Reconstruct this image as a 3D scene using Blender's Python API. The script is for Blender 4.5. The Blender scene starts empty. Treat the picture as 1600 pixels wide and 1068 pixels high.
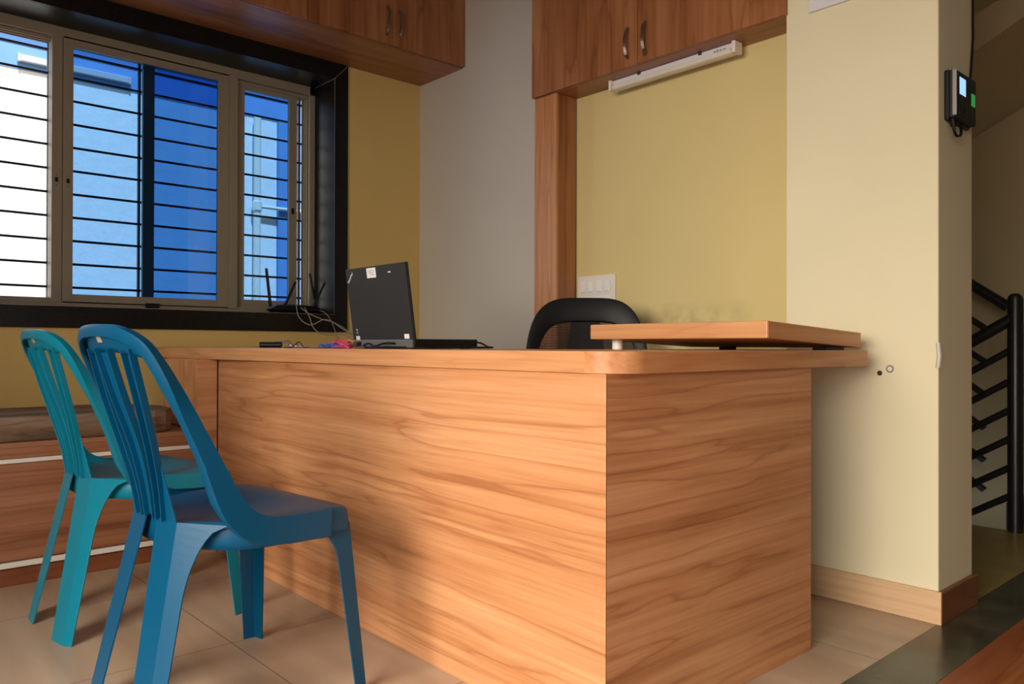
import bpy, bmesh, math, random
from mathutils import Vector, Matrix
random.seed(7)
R = math.radians
SC = bpy.context.scene
C = SC.collection

# ------------------------------------------------------------------ camera
F = 1235.0
H = 0.80
cam_d = bpy.data.cameras.new('camera'); cam = bpy.data.objects.new('camera', cam_d); C.objects.link(cam)
cam_d.sensor_width = 36.0; cam_d.lens = F / 1600.0 * 36.0
cam_d.clip_start = 0.05; cam_d.clip_end = 100
YAW = 42.1; PITCH = 0.28; ROLL = 0.15
cam.matrix_world = (Matrix.Translation((0, 0, H)) @ Matrix.Rotation(R(-YAW), 4, 'Z') @
                    Matrix.Rotation(R(90 + PITCH), 4, 'X') @ Matrix.Rotation(R(ROLL), 4, 'Z'))
SC.camera = cam
# ------------------------------------------------------------------ world, exposure, lights
SC.view_settings.view_transform = 'Standard'; SC.view_settings.look = 'None'
SC.view_settings.exposure = 0.0; SC.view_settings.gamma = 1.0
w = bpy.data.worlds.new('world'); SC.world = w; w.use_nodes = True
bg = w.node_tree.nodes['Background']; bg.inputs[0].default_value = (0.62, 0.78, 1.0, 1); bg.inputs[1].default_value = 0.9
def area(name, loc, aim, sx, sy, power, col):
    d = bpy.data.lights.new(name, 'AREA'); d.shape = 'RECTANGLE'; d.size = sx; d.size_y = sy
    d.energy = power; d.color = col
    o = bpy.data.objects.new(name, d); C.objects.link(o); o.location = loc
    o.rotation_euler = (Vector(aim) - Vector(loc)).to_track_quat('-Z', 'Y').to_euler()
    return o
area('open_front_daylight', (-4.6, 0.0, 3.0), (1.6, 1.2, 0.6), 4.6, 4.4, 1010, (1.0, 0.87, 0.71))
area('stairwell_fill', (4.45, 2.1, 2.3), (4.2, 1.2, 0.0), 0.5, 0.5, 1.6, (1.0, 0.85, 0.6))  # added fill that brightens the stairwell, not a known fitting
area('entrance_fill', (-0.15, -2.5, 0.9), (1.2, 1.6, 0.5), 1.7, 1.4, 17, (1.0, 0.90, 0.76))  # added fill from behind the camera, lifts the faces turned this way
sd = bpy.data.lights.new('sun', 'SUN'); sd.energy = 10; sd.angle = R(2); sd.color = (1.0, 0.97, 0.93)
sun = bpy.data.objects.new('sun', sd); C.objects.link(sun)
sun.rotation_euler = Vector((0.22, 1.0, -1.9)).to_track_quat('-Z', 'Y').to_euler()
sun.location = (0, -6, 9)

# ------------------------------------------------------------------ materials
def newmat(name):
    m = bpy.data.materials.new(name); m.use_nodes = True
    return m, m.node_tree.nodes, m.node_tree.links, m.node_tree.nodes['Principled BSDF']
def c4(c): return (c[0], c[1], c[2], 1.0)
def mat(name, col, rough=0.5, metal=0.0, spec=0.5, bump=0.0, bscale=60, coat=0.0, var=0.0, vscale=6):
    m, N, L, b = newmat(name)
    b.inputs['Base Color'].default_value = c4(col); b.inputs['Roughness'].default_value = rough
    b.inputs['Metallic'].default_value = metal; b.inputs['Specular IOR Level'].default_value = spec
    b.inputs['Coat Weight'].default_value = coat
    tc = N.new('ShaderNodeTexCoord')
    nz = N.new('ShaderNodeTexNoise'); nz.inputs['Scale'].default_value = vscale; nz.inputs['Detail'].default_value = 5
    L.new(tc.outputs['Object'], nz.inputs['Vector'])
    rp = N.new('ShaderNodeValToRGB')
    k = max(var, 0.02)
    rp.color_ramp.elements[0].position = 0.3; rp.color_ramp.elements[1].position = 0.7
    rp.color_ramp.elements[0].color = c4([c * (1 - k) for c in col]); rp.color_ramp.elements[1].color = c4([min(1, c * (1 + k)) for c in col])
    L.new(nz.outputs['Fac'], rp.inputs['Fac']); L.new(rp.outputs['Color'], b.inputs['Base Color'])
    if bump:
        n2 = N.new('ShaderNodeTexNoise'); n2.inputs['Scale'].default_value = bscale; n2.inputs['Detail'].default_value = 4
        L.new(tc.outputs['Object'], n2.inputs['Vector'])
        bp = N.new('ShaderNodeBump'); bp.inputs['Strength'].default_value = bump; bp.inputs['Distance'].default_value = 0.004
        L.new(n2.outputs['Fac'], bp.inputs['Height']); L.new(bp.outputs['Normal'], b.inputs['Normal'])
    return m
def wood(name, axis, dark, mid, light, rough=0.35, cross=9.0, along=0.55, tilt=0.0, swell=0.55, veins=0.85):
    """laminate with long streaks running along one axis"""
    m, N, L, b = newmat(name)
    tc = N.new('ShaderNodeTexCoord'); mp = N.new('ShaderNodeMapping')
    sc = [cross, cross, cross]; sc['xyz'.index(axis)] = along
    L.new(tc.outputs['Object'], mp.inputs['Vector'])
    mp.inputs['Scale'].default_value = sc; mp.inputs['Rotation'].default_value = (tilt if axis == 'y' else 0, -tilt if axis == 'x' else 0, 0)
    # a slow swell that bends the streaks
    sw = N.new('ShaderNodeTexNoise'); sw.inputs['Scale'].default_value = 1.6; sw.inputs['Detail'].default_value = 2
    L.new(tc.outputs['Object'], sw.inputs['Vector'])
    ad = N.new('ShaderNodeVectorMath'); ad.operation = 'MULTIPLY_ADD'
    L.new(sw.outputs['Color'], ad.inputs[0])
    ad.inputs[1].default_value = (swell, swell, swell); L.new(mp.outputs['Vector'], ad.inputs[2])
    n1 = N.new('ShaderNodeTexNoise'); n1.inputs['Scale'].default_value = 1.0; n1.inputs['Detail'].default_value = 7
    n1.inputs['Roughness'].default_value = 0.62; n1.inputs['Distortion'].default_value = 0.15
    L.new(ad.outputs['Vector'], n1.inputs['Vector'])
    r1 = N.new('ShaderNodeValToRGB'); e = r1.color_ramp.elements
    e[0].position = 0.30; e[0].color = c4(dark); e[1].position = 0.70; e[1].color = c4(light)
    k = e.new(0.46); k.color = c4(mid)
    L.new(n1.outputs['Fac'], r1.inputs['Fac'])
    # growth-line veins: contour lines of a smoother stretched noise
    n3 = N.new('ShaderNodeTexNoise'); n3.inputs['Scale'].default_value = 0.55; n3.inputs['Detail'].default_value = 3.5
    n3.inputs['Roughness'].default_value = 0.5; n3.inputs['Distortion'].default_value = 0.12
    L.new(ad.outputs['Vector'], n3.inputs['Vector'])
    mu = N.new('ShaderNodeMath'); mu.operation = 'MULTIPLY'; mu.inputs[1].default_value = 8.0; L.new(n3.outputs['Fac'], mu.inputs[0])
    fr = N.new('ShaderNodeMath'); fr.operation = 'FRACT'; L.new(mu.outputs[0], fr.inputs[0])
    r2 = N.new('ShaderNodeValToRGB'); f = r2.color_ramp.elements
    dk_ = (0.66, 0.55, 0.48, 1)
    f[0].position = 0.0; f[0].color = dk_; f[1].position = 1.0; f[1].color = dk_
    for ps, cl in ((0.07, (0.90, 0.86, 0.82, 1)), (0.30, (1.0, 1.0, 1.0, 1)), (0.72, (0.97, 0.95, 0.93, 1)), (0.93, (0.84, 0.78, 0.73, 1))):
        k_ = f.new(ps); k_.color = cl
    L.new(fr.outputs[0], r2.inputs['Fac'])
    # very fine fibres
    mp2 = N.new('ShaderNodeMapping'); sc2 = [cross * 9] * 3; sc2['xyz'.index(axis)] = along * 3
    mp2.inputs['Scale'].default_value = sc2; L.new(tc.outputs['Object'], mp2.inputs['Vector'])
    mp2.inputs['Rotation'].default_value = mp.inputs['Rotation'].default_value
    n2 = N.new('ShaderNodeTexNoise'); n2.inputs['Scale'].default_value = 1.0; n2.inputs['Detail'].default_value = 3
    L.new(mp2.outputs['Vector'], n2.inputs['Vector'])
    r3 = N.new('ShaderNodeValToRGB'); r3.color_ramp.elements[0].position = 0.35; r3.color_ramp.elements[0].color = (0.88, 0.85, 0.82, 1)
    r3.color_ramp.elements[1].position = 0.55; r3.color_ramp.elements[1].color = (1, 1, 1, 1)
    L.new(n2.outputs['Fac'], r3.inputs['Fac'])
    m0 = N.new('ShaderNodeMix'); m0.data_type = 'RGBA'; m0.blend_type = 'MULTIPLY'; m0.inputs['Factor'].default_value = 1.0
    L.new(r1.outputs['Color'], m0.inputs['A']); L.new(r3.outputs['Color'], m0.inputs['B'])
    mx = N.new('ShaderNodeMix'); mx.data_type = 'RGBA'; mx.blend_type = 'MULTIPLY'; mx.inputs['Factor'].default_value = veins
    L.new(m0.outputs['Result'], mx.inputs['A']); L.new(r2.outputs['Color'], mx.inputs['B'])
    L.new(mx.outputs['Result'], b.inputs['Base Color'])
    b.inputs['Roughness'].default_value = rough; b.inputs['Specular IOR Level'].default_value = 0.4
    return m
def emit(name, col, strength):
    m, N, L, b = newmat(name)
    b.inputs['Base Color'].default_value = (0, 0, 0, 1); b.inputs['Emission Color'].default_value = c4(col)
    b.inputs['Emission Strength'].default_value = strength; b.inputs['Roughness'].default_value = 0.3
    return m
def glassmat(name, tint, refl=0.05):
    m = bpy.data.materials.new(name); m.use_nodes = True; N = m.node_tree.nodes; L = m.node_tree.links
    N.remove(N['Principled BSDF']); t = N.new('ShaderNodeBsdfTransparent'); t.inputs[0].default_value = c4(tint)
    g = N.new('ShaderNodeBsdfGlossy'); g.inputs['Roughness'].default_value = 0.02
    g.inputs['Color'].default_value = (0.9, 0.95, 1, 1)
    mx = N.new('ShaderNodeMixShader'); mx.inputs[0].default_value = refl
    L.new(t.outputs[0], mx.inputs[1]); L.new(g.outputs[0], mx.inputs[2]); L.new(mx.outputs[0], N['Material Output'].inputs['Surface'])
    return m
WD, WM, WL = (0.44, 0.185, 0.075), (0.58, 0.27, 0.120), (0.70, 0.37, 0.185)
M = {}
M['wood_y'] = wood('laminate_grain_y', 'y', WD, WM, WL, tilt=R(4), cross=15, along=0.5, swell=0.62, veins=0.85)
M['wood_x'] = wood('laminate_grain_x', 'x', WD, WM, WL, tilt=R(2), cross=15, along=0.5, swell=0.62, veins=0.85)
M['wood_edge_y'] = wood('laminate_edge_y', 'y', (0.50, 0.22, 0.09), (0.60, 0.29, 0.13), (0.68, 0.36, 0.17), cross=14, veins=0.35)
M['wood_edge_x'] = wood('laminate_edge_x', 'x', (0.44, 0.17, 0.06), (0.56, 0.25, 0.10), (0.66, 0.33, 0.15), cross=14, veins=0.35)
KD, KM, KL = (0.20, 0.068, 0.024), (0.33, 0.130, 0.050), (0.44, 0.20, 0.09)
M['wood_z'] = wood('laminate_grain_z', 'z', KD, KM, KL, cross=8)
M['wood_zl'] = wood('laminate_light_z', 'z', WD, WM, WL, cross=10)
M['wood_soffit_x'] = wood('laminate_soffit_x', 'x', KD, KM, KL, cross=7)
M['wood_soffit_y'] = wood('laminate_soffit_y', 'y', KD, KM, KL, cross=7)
M['cream'] = mat('cream_wall_paint', (0.73, 0.675, 0.47), 0.75, bump=0.12, bscale=35, var=0.03, vscale=2, spec=0.2)
M['white'] = mat('off_white_wall_paint', (0.62, 0.575, 0.50), 0.75, bump=0.12, bscale=35, var=0.03, vscale=2, spec=0.2)
M['mustard'] = mat('mustard_wall_paint', (0.66, 0.47, 0.17), 0.7, bump=0.1, bscale=35, var=0.03, vscale=2, spec=0.2)
M['ceiling'] = mat('ceiling_paint', (0.40, 0.38, 0.34), 0.8)
M['granite'] = mat('black_granite', (0.008, 0.007, 0.007), 0.3, var=0.5, vscale=120, spec=0.25)
M['granite_strip'] = mat('dark_green_granite', (0.055, 0.055, 0.035), 0.25, var=0.55, vscale=7, spec=0.5)
M['alu'] = mat('beige_aluminium', (0.28, 0.235, 0.165), 0.5, spec=0.4)
M['alu_dark'] = mat('frame_groove', (0.05, 0.04, 0.03), 0.6)
M['bar'] = mat('black_painted_iron', (0.010, 0.009, 0.012), 0.35)
M['black'] = mat('black_plastic', (0.006, 0.006, 0.0065), 0.45, spec=0.25)
M['blackmatte'] = mat('black_rubber_coat', (0.022, 0.0225, 0.0235), 0.6, spec=0.3, bump=0.05, bscale=300)
M['greymetal'] = mat('grey_hinge_plastic', (0.10, 0.105, 0.11), 0.45)
M['chrome'] = mat('brushed_steel', (0.42, 0.36, 0.30), 0.3, metal=1.0)
M['silver'] = mat('silver_plastic', (0.30, 0.30, 0.32), 0.35, metal=0.3)
M['whitep'] = mat('white_plastic', (0.78, 0.74, 0.66), 0.4)
M['lightcase'] = mat('white_light_casing', (0.72, 0.70, 0.74), 0.35)
M['outside_case'] = mat('outdoor_light_casing', (0.42, 0.44, 0.50), 0.5)
M['label'] = mat('white_sticker', (0.82, 0.82, 0.82), 0.5)
M['ink'] = mat('grey_print', (0.25, 0.25, 0.28), 0.5)
M['darkink'] = mat('dark_print', (0.03, 0.03, 0.04), 0.5)
M['mesh'] = mat('black_mesh_fabric', (0.012, 0.011, 0.011), 0.8)
M['cable'] = mat('grey_cable', (0.33, 0.27, 0.20), 0.5)
M['pink'] = mat('pink_wire', (0.62, 0.05, 0.15), 0.4)
M['bluew'] = mat('blue_wire', (0.05, 0.09, 0.40), 0.4)
M['yellow'] = mat('yellow_wire', (0.6, 0.5, 0.08), 0.4)
M['ext_blue'] = mat('sky_blue_painted_beam', (0.06, 0.17, 0.42), 0.7, var=0.06, vscale=3)
M['ext_lblue'] = mat('pale_blue_painted_band', (0.13, 0.29, 0.58), 0.7, var=0.04)
M['ext_wall'] = mat('white_outside_plaster', (0.80, 0.80, 0.80), 0.85, bump=0.7, bscale=22, var=0.03, vscale=10)
M['stair_wall'] = mat('stairwell_paint', (0.50, 0.40, 0.22), 0.8)
M['green_floor'] = mat('olive_stone_floor', (0.30, 0.25, 0.08), 0.3, var=0.12, vscale=9)
M['step'] = mat('dark_stone_step', (0.03, 0.03, 0.035), 0.4)
M['redwood'] = wood('reddish_wood_floor', 'x', (0.16, 0.045, 0.015), (0.28, 0.085, 0.03), (0.42, 0.15, 0.055), cross=6, rough=0.3)
M['skirt'] = wood('beige_skirting_tile', 'y', (0.60, 0.40, 0.23), (0.66, 0.45, 0.27), (0.72, 0.50, 0.31), cross=6, rough=0.35, veins=0.2)
M['skirt_red'] = wood('red_skirting_tile', 'x', (0.15, 0.05, 0.02), (0.21, 0.07, 0.028), (0.27, 0.10, 0.04), cross=6, rough=0.3)
M['wood_low'] = wood('bench_laminate', 'x', (0.22, 0.085, 0.04), (0.32, 0.135, 0.065), (0.40, 0.19, 0.10), cross=15, along=0.5, swell=0.6)
M['slab'] = wood('worn_brown_plank', 'x', (0.07, 0.045, 0.03), (0.20, 0.125, 0.07), (0.34, 0.27, 0.21), cross=13, along=2.2, rough=0.7)
M['tint'] = glassmat('blue_tinted_glass', (0.15, 0.33, 0.60), 0.03)
M['screen'] = emit('lit_display', (0.25, 0.45, 1.0), 1.6)
M['green_led'] = emit('green_lit_sensor', (0.03, 0.45, 0.10), 0.5)
M['led'] = emit('white_led', (0.8, 0.9, 1.0), 1.5)
def plastic(name, col, sss):
    m = mat(name, col, 0.33, spec=0.3, var=0.03)
    N = m.node_tree.nodes; L = m.node_tree.links; b = N['Principled BSDF']
    tr = N.new('ShaderNodeBsdfTranslucent'); tr.inputs[0].default_value = c4(sss)
    mx = N.new('ShaderNodeMixShader'); mx.inputs[0].default_value = 0.12
    L.new(b.outputs[0], mx.inputs[1]); L.new(tr.outputs[0], mx.inputs[2])
    L.new(mx.outputs[0], N['Material Output'].inputs['Surface'])
    return m
M['chair_blue'] = plastic('blue_moulded_plastic', (0.0, 0.078, 0.18), (0.0, 0.18, 0.38))
M['chair_teal'] = plastic('teal_moulded_plastic', (0.004, 0.21, 0.32), (0.0, 0.42, 0.55))
# tiled floor
def floor_mat():
    m, N, L, b = newmat('wood_look_floor_tiles')
    tc = N.new('ShaderNodeTexCoord'); mp = N.new('ShaderNodeMapping'); mp.inputs['Location'].default_value = (-0.87, -2.083, 0)
    L.new(tc.outputs['Object'], mp.inputs['Vector'])
    br = N.new('ShaderNodeTexBrick'); br.offset = 0.0; br.squash = 1.0
    br.inputs['Scale'].default_value = 1.0; br.inputs['Brick Width'].default_value = 0.593; br.inputs['Row Height'].default_value = 0.6065
    br.inputs['Mortar Size'].default_value = 0.0016; br.inputs['Mortar Smooth'].default_value = 0.2; br.inputs['Bias'].default_value = 0
    L.new(mp.outputs['Vector'], br.inputs['Vector'])
    m2 = N.new('ShaderNodeMapping'); m2.inputs['Scale'].default_value = (9, 1.3, 1); m2.inputs['Rotation'].default_value = (0, 0, R(8))
    L.new(tc.outputs['Object'], m2.inputs['Vector'])
    nz = N.new('ShaderNodeTexNoise'); nz.inputs['Scale'].default_value = 1.0; nz.inputs['Detail'].default_value = 6; nz.inputs['Distortion'].default_value = 0.4
    L.new(m2.outputs['Vector'], nz.inputs['Vector'])
    rp = N.new('ShaderNodeValToRGB'); rp.color_ramp.elements[0].position = 0.3; rp.color_ramp.elements[1].position = 0.7
    rp.color_ramp.elements[0].color = (0.40, 0.29, 0.20, 1); rp.color_ramp.elements[1].color = (0.55, 0.42, 0.31, 1)
    L.new(nz.outputs['Fac'], rp.inputs['Fac'])
    mx = N.new('ShaderNodeMix'); mx.data_type = 'RGBA'
    L.new(br.outputs['Fac'], mx.inputs['Factor']); L.new(rp.outputs['Color'], mx.inputs['A']); mx.inputs['B'].default_value = (0.17, 0.11, 0.07, 1)
    L.new(mx.outputs['Result'], b.inputs['Base Color']); b.inputs['Roughness'].default_value = 0.36
    b.inputs['Specular IOR Level'].default_value = 0.4
    return m
M['floor'] = floor_mat()
# mustard niche paint with scuffs from the chair back
def scuffed():
    m = mat('mustard_paint_scuffed', (0.68, 0.56, 0.26), 0.7, bump=0.1, bscale=35, var=0.03, vscale=2, spec=0.2)
    N = m.node_tree.nodes; L = m.node_tree.links; b = N['Principled BSDF']
    src = b.inputs['Base Color'].links[0].from_socket
    tc = N.new('ShaderNodeTexCoord'); sx = N.new('ShaderNodeSeparateXYZ'); L.new(tc.outputs['Object'], sx.inputs[0])
    def band(sock, c, wd):
        a = N.new('ShaderNodeMath'); a.operation = 'SUBTRACT'; L.new(sock, a.inputs[0]); a.inputs[1].default_value = c
        q = N.new('ShaderNodeMath'); q.operation = 'ABSOLUTE'; L.new(a.outputs[0], q.inputs[0])
        r = N.new('ShaderNodeMapRange'); L.new(q.outputs[0], r.inputs[0]); r.inputs[1].default_value = wd; r.inputs[2].default_value = 0
        return r.outputs[0]
    bz = band(sx.outputs['Z'], 0.905, 0.075); by = band(sx.outputs['Y'], 1.86, 0.42)
    nz = N.new('ShaderNodeTexNoise'); nz.inputs['Scale'].default_value = 14; nz.inputs['Detail'].default_value = 6
    L.new(tc.outputs['Object'], nz.inputs['Vector'])
    rr = N.new('ShaderNodeMapRange'); L.new(nz.outputs['Fac'], rr.inputs[0]); rr.inputs[1].default_value = 0.42; rr.inputs[2].default_value = 0.68
    p = N.new('ShaderNodeMath'); p.operation = 'MULTIPLY'; L.new(bz, p.inputs[0]); L.new(by, p.inputs[1])
    p2 = N.new('ShaderNodeMath'); p2.operation = 'MULTIPLY'; L.new(p.outputs[0], p2.inputs[0]); L.new(rr.outputs[0], p2.inputs[1])
    p3 = N.new('ShaderNodeMath'); p3.operation = 'MULTIPLY'; L.new(p2.outputs[0], p3.inputs[0]); p3.inputs[1].default_value = 0.6
    mx = N.new('ShaderNodeMix'); mx.data_type = 'RGBA'; L.new(p3.outputs[0], mx.inputs['Factor'])
    L.new(src, mx.inputs['A']); mx.inputs['B'].default_value = (0.22, 0.19, 0.11, 1)
    L.new(mx.outputs['Result'], b.inputs['Base Color'])
    return m
M['niche'] = scuffed()

# ------------------------------------------------------------------ mesh helpers
def link(name, bm, m, parent=None, bevel=0.0, smooth=False, solid=0.0, sub=0, seg=2):
    bmesh.ops.recalc_face_normals(bm, faces=bm.faces)
    if smooth:
        for f in bm.faces: f.smooth = True
        for e_ in bm.edges:
            if len(e_.link_faces) == 2 and e_.calc_face_angle(0) > R(34): e_.smooth = False
    me = bpy.data.meshes.new(name); bm.to_mesh(me); bm.free()
    o = bpy.data.objects.new(name, me); C.objects.link(o)
    me.materials.append(M[m] if isinstance(m, str) else m)
    if parent is not None:
        o.parent = parent
        if parent.get('_w'):                       # mesh drafted in room coordinates: bring it to its parent's base
            me.transform(Matrix.Translation(-base_of(parent)))
    if sub:
        s = o.modifiers.new('sub', 'SUBSURF'); s.levels = sub; s.render_levels = sub
    if solid:
        s = o.modifiers.new('solid', 'SOLIDIFY'); s.thickness = abs(solid); s.offset = -1 if solid > 0 else 0
    if bevel:
        s = o.modifiers.new('bev', 'BEVEL'); s.width = bevel; s.segments = seg; s.limit_method = 'ANGLE'; s.angle_limit = R(40)
    return o
def base_of(o):
    v = Vector(o.location) if o.type == 'EMPTY' else Vector((0, 0, 0))
    if o.parent: v = v + base_of(o.parent)
    return v
def setp(o, label, cat, group=None):
    o['label'] = label; o['category'] = cat
    if group: o['group'] = group
    return o
def thing(name, label, cat, loc, group=None, world=True):
    o = bpy.data.objects.new(name, None); C.objects.link(o); o.location = loc; o.empty_display_size = 0.1
    if world: o['_w'] = 1
    return setp(o, label, cat, group)
def part(name, bm, m, parent, **k):
    o = link(name, bm, m, parent, **k)
    if parent.get('_w'): o['_w'] = 1
    return o
def struct(name, bm, m, **k):
    o = link(name, bm, m, **k); o['kind'] = 'structure'; return o
def box(bm, x0, x1, y0, y1, z0, z1):
    v = [bm.verts.new(p) for p in [(x0, y0, z0), (x1, y0, z0), (x1, y1, z0), (x0, y1, z0), (x0, y0, z1), (x1, y0, z1), (x1, y1, z1), (x0, y1, z1)]]
    for f in [(0, 3, 2, 1), (4, 5, 6, 7), (0, 1, 5, 4), (1, 2, 6, 5), (2, 3, 7, 6), (3, 0, 4, 7)]: bm.faces.new([v[i] for i in f])
    return v
def B(*boxes):
    bm = bmesh.new()
    for b in boxes: box(bm, *b)
    return bm
def prism(bm, pts, z0, z1):
    a = [bm.verts.new((p[0], p[1], z0)) for p in pts]; b = [bm.verts.new((p[0], p[1], z1)) for p in pts]
    bm.faces.new(a[::-1]); bm.faces.new(b); n = len(pts)
    for i in range(n): bm.faces.new([a[i], a[(i + 1) % n], b[(i + 1) % n], b[i]])
def tube(bm, pts, r, seg=8, r1=None, caps=True):
    pts = [Vector(p) for p in pts]; rings = []; n = len(pts); up = None
    for i, p in enumerate(pts):
        t = (pts[min(i + 1, n - 1)] - pts[max(i - 1, 0)]).normalized()
        if up is None: up = t.orthogonal().normalized()
        up = (up - t * up.dot(t))
        up = up.normalized() if up.length > 1e-6 else t.orthogonal().normalized()
        s = t.cross(up); rr = r if r1 is None else r + (r1 - r) * i / (n - 1)
        rings.append([bm.verts.new(p + (up * math.cos(2 * math.pi * k / seg) + s * math.sin(2 * math.pi * k / seg)) * rr) for k in range(seg)])
    for i in range(n - 1):
        for k in range(seg): bm.faces.new([rings[i][k], rings[i][(k + 1) % seg], rings[i + 1][(k + 1) % seg], rings[i + 1][k]])
    if caps: bm.faces.new(rings[0][::-1]); bm.faces.new(rings[-1])
def cr(pts, n=8, closed=False):
    """Catmull-Rom through points"""
    P = [Vector(p) for p in pts]; out = []; N_ = len(P)
    rng = range(N_ if closed else N_ - 1)
    for i in rng:
        if closed: a, b, c, d = P[i - 1], P[i], P[(i + 1) % N_], P[(i + 2) % N_]
        else: a, b, c, d = P[max(i - 1, 0)], P[i], P[i + 1], P[min(i + 2, N_ - 1)]
        for k in range(n):
            t = k / n
            out.append(0.5 * ((2 * b) + (c - a) * t + (2 * a - 5 * b + 4 * c - d) * t * t + (3 * b - a - 3 * c + d) * t ** 3))
    if not closed: out.append(P[-1])
    return out
def lathe(bm, prof, cx, cy, seg=20):
    rings = []
    for r, z in prof: rings.append([bm.verts.new((cx + r * math.cos(2 * math.pi * k / seg), cy + r * math.sin(2 * math.pi * k / seg), z)) for k in range(seg)])
    for i in range(len(rings) - 1):
        for k in range(seg): bm.faces.new([rings[i][k], rings[i][(k + 1) % seg], rings[i + 1][(k + 1) % seg], rings[i + 1][k]])
    bm.faces.new(rings[0][::-1]); bm.faces.new(rings[-1])
def text_mesh(name, body, size, mw, m, parent, depth=0.0004):
    cu = bpy.data.curves.new(name, 'FONT'); cu.body = body; cu.size = size; cu.extrude = depth
    cu.align_x = 'CENTER'; cu.align_y = 'CENTER'
    t = bpy.data.objects.new(name, cu); C.objects.link(t)
    bpy.context.view_layer.update()
    me = bpy.data.meshes.new_from_object(t.evaluated_get(bpy.context.evaluated_depsgraph_get()))
    bpy.data.objects.remove(t); me.transform(mw)
    bm = bmesh.new(); bm.from_mesh(me); bpy.data.meshes.remove(me)
    return part(name, bm, m, parent)
def Y_at(u, X):
    q = (u - 800) / F; return X * (0.742 - 0.67 * q) / (0.67 + 0.742 * q)
def X_at(u, Y):
    q = (u - 800) / F; return Y * (0.67 + 0.742 * q) / (0.742 - 0.67 * q)

# ------------------------------------------------------------------ the room
XW = 2.585      # far wall (mustard niche + white part)
XP = 2.449      # pillar face
YW = 3.636      # window wall
ZC = 3.0
# floors
struct('floor', B((-1.4, 2.585, 0.87, YW, -0.06, 0)), 'floor')
struct('trim_1', B((-1.4, 5.2, 0.72, 0.87, -0.06, 0.001)), 'granite_strip')
struct('floor_entrance', B((-1.4, 5.2, -2.7, 0.72, -0.06, 0)), 'redwood')
struct('floor_stairwell', B((2.73, 3.93, 0.87, 3.2, -0.06, 0)), 'green_floor')
struct('ceiling', B((-1.5, 5.3, -2.8, YW + 0.3, ZC, ZC + 0.1)), 'ceiling')
# window wall, with hole
WX0, WX1, WZ0, WZ1 = -0.35, 2.119, 0.869, 2.2545       # outer edge of black surround
bm = B((-1.4, WX0, YW, YW + 0.23, 0, ZC), (WX1, 2.9, YW, YW + 0.23, 0, ZC), (WX0, WX1, YW, YW + 0.23, 0, WZ0), (WX0, WX1, YW, YW + 0.23, WZ1, ZC))
struct('wall_back', bm, 'mustard')
# far wall: white from the corner to the post, mustard in the niche
struct('wall_far', B((XW, 2.74, 2.50, YW, 0, ZC)), 'white')
struct('wall_niche', B((XW, 2.74, 1.30, 2.50, 0, ZC)), 'niche')
struct('wall_pillar', B((XP, 2.727, 0.87, 1.346, 0, ZC)), 'cream', bevel=0.004)
# left wall with the doorway the daylight comes in by
struct('wall_left', B((-1.4, -1.2, -2.8, -1.5, 0, ZC), (-1.4, -1.2, 1.75, YW, 0, ZC), (-1.4, -1.2, -1.5, 1.75, 1.98, ZC)), 'cream')
struct('wall_front', B((-1.4, -1.1, -2.8, -2.6, 0, ZC), (0.8, 5.3, -2.8, -2.6, 0, ZC), (-1.1, 0.8, -2.8, -2.6, 2.3, ZC)), 'cream')
struct('wall_light_blocker', B((1.15, 1.3, -2.6, -0.72, 0, ZC)), 'cream')  # added blocker out of view, keeps light off the pillar end
# stairwell walls
struct('wall_stairwell', B((5.0, 5.2, -2.7, 4.2, -1.6, ZC), (2.74, 5.2, 3.2, 3.4, -1.6, ZC)), 'stair_wall')
# baseboards
struct('baseboard_pillar', B((XP - 0.012, XP, 0.858, 1.346, 0, 0.095)), 'skirt', bevel=0.003)
struct('baseboard_niche', B((XW - 0.012, XW, 1.346, 3.63, 0, 0.095)), 'skirt', bevel=0.003)
struct('baseboard_end', B((XP - 0.011, 2.74, 0.856, 0.87, 0, 0.094)), 'skirt_red', bevel=0.003)
struct('baseboard_back', B((-1.2, 2.57, YW - 0.012, YW, 0, 0.095)), 'skirt')
# chipped corner of the pillar and two old screw holes
bm = bmesh.new()
pz = [(0, 0.035), (0.006, 0.018), (0.009, -0.002), (0.006, -0.022), (0.001, -0.035), (-0.004, -0.02), (-0.003, 0.01)]
c = Vector((XP - 0.0005, 0.87, 0.775))
vs = [bm.verts.new((c.x, c.y + p[0] * 0.8 if p[0] > 0 else c.y, c.z + p[1])) for p in pz]
bm.free()
bm = bmesh.new(); tube(bm, [(XP - 0.001, 0.871, 0.74), (XP - 0.003, 0.868, 0.757), (XP - 0.004, 0.866, 0.775), (XP - 0.003, 0.868, 0.79), (XP - 0.001, 0.870, 0.812)], 0.0065, 6)
setp(link('plaster_chip', bm, 'white', smooth=True), 'small chipped flake of plaster on the pillar corner edge', 'wall damage')
def Yz_pillar(u, v):
    y = Y_at(u, XP); d = 0.67 * XP + 0.742 * y
    return y, H - (v - (540 + 0.0026 * (u - 800))) * d / F
y, z = Yz_pillar(1391, 576)
def disc_x(bm, x, y, z, r0, r1, dx, seg=16):
    a = [bm.verts.new((x, y + r0 * math.cos(t), z + r0 * math.sin(t))) for t in [2 * math.pi * k / seg for k in range(seg)]]
    b = [bm.verts.new((x + dx, y + r1 * math.cos(t), z + r1 * math.sin(t))) for t in [2 * math.pi * k / seg for k in range(seg)]]
    for k in range(seg): bm.faces.new([a[k], a[(k + 1) % seg], b[(k + 1) % seg], b[k]])
    bm.faces.new(b); bm.faces.new(a[::-1])
bm = bmesh.new(); disc_x(bm, XP, y, z, 0.012, 0.010, -0.002)
wp = thing('wall_plug', 'round grey wall plug filled with putty, beside a dark screw hole', 'wall plug', (XP, y, z))
part('plug_rim', bm, 'ink', wp)
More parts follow.
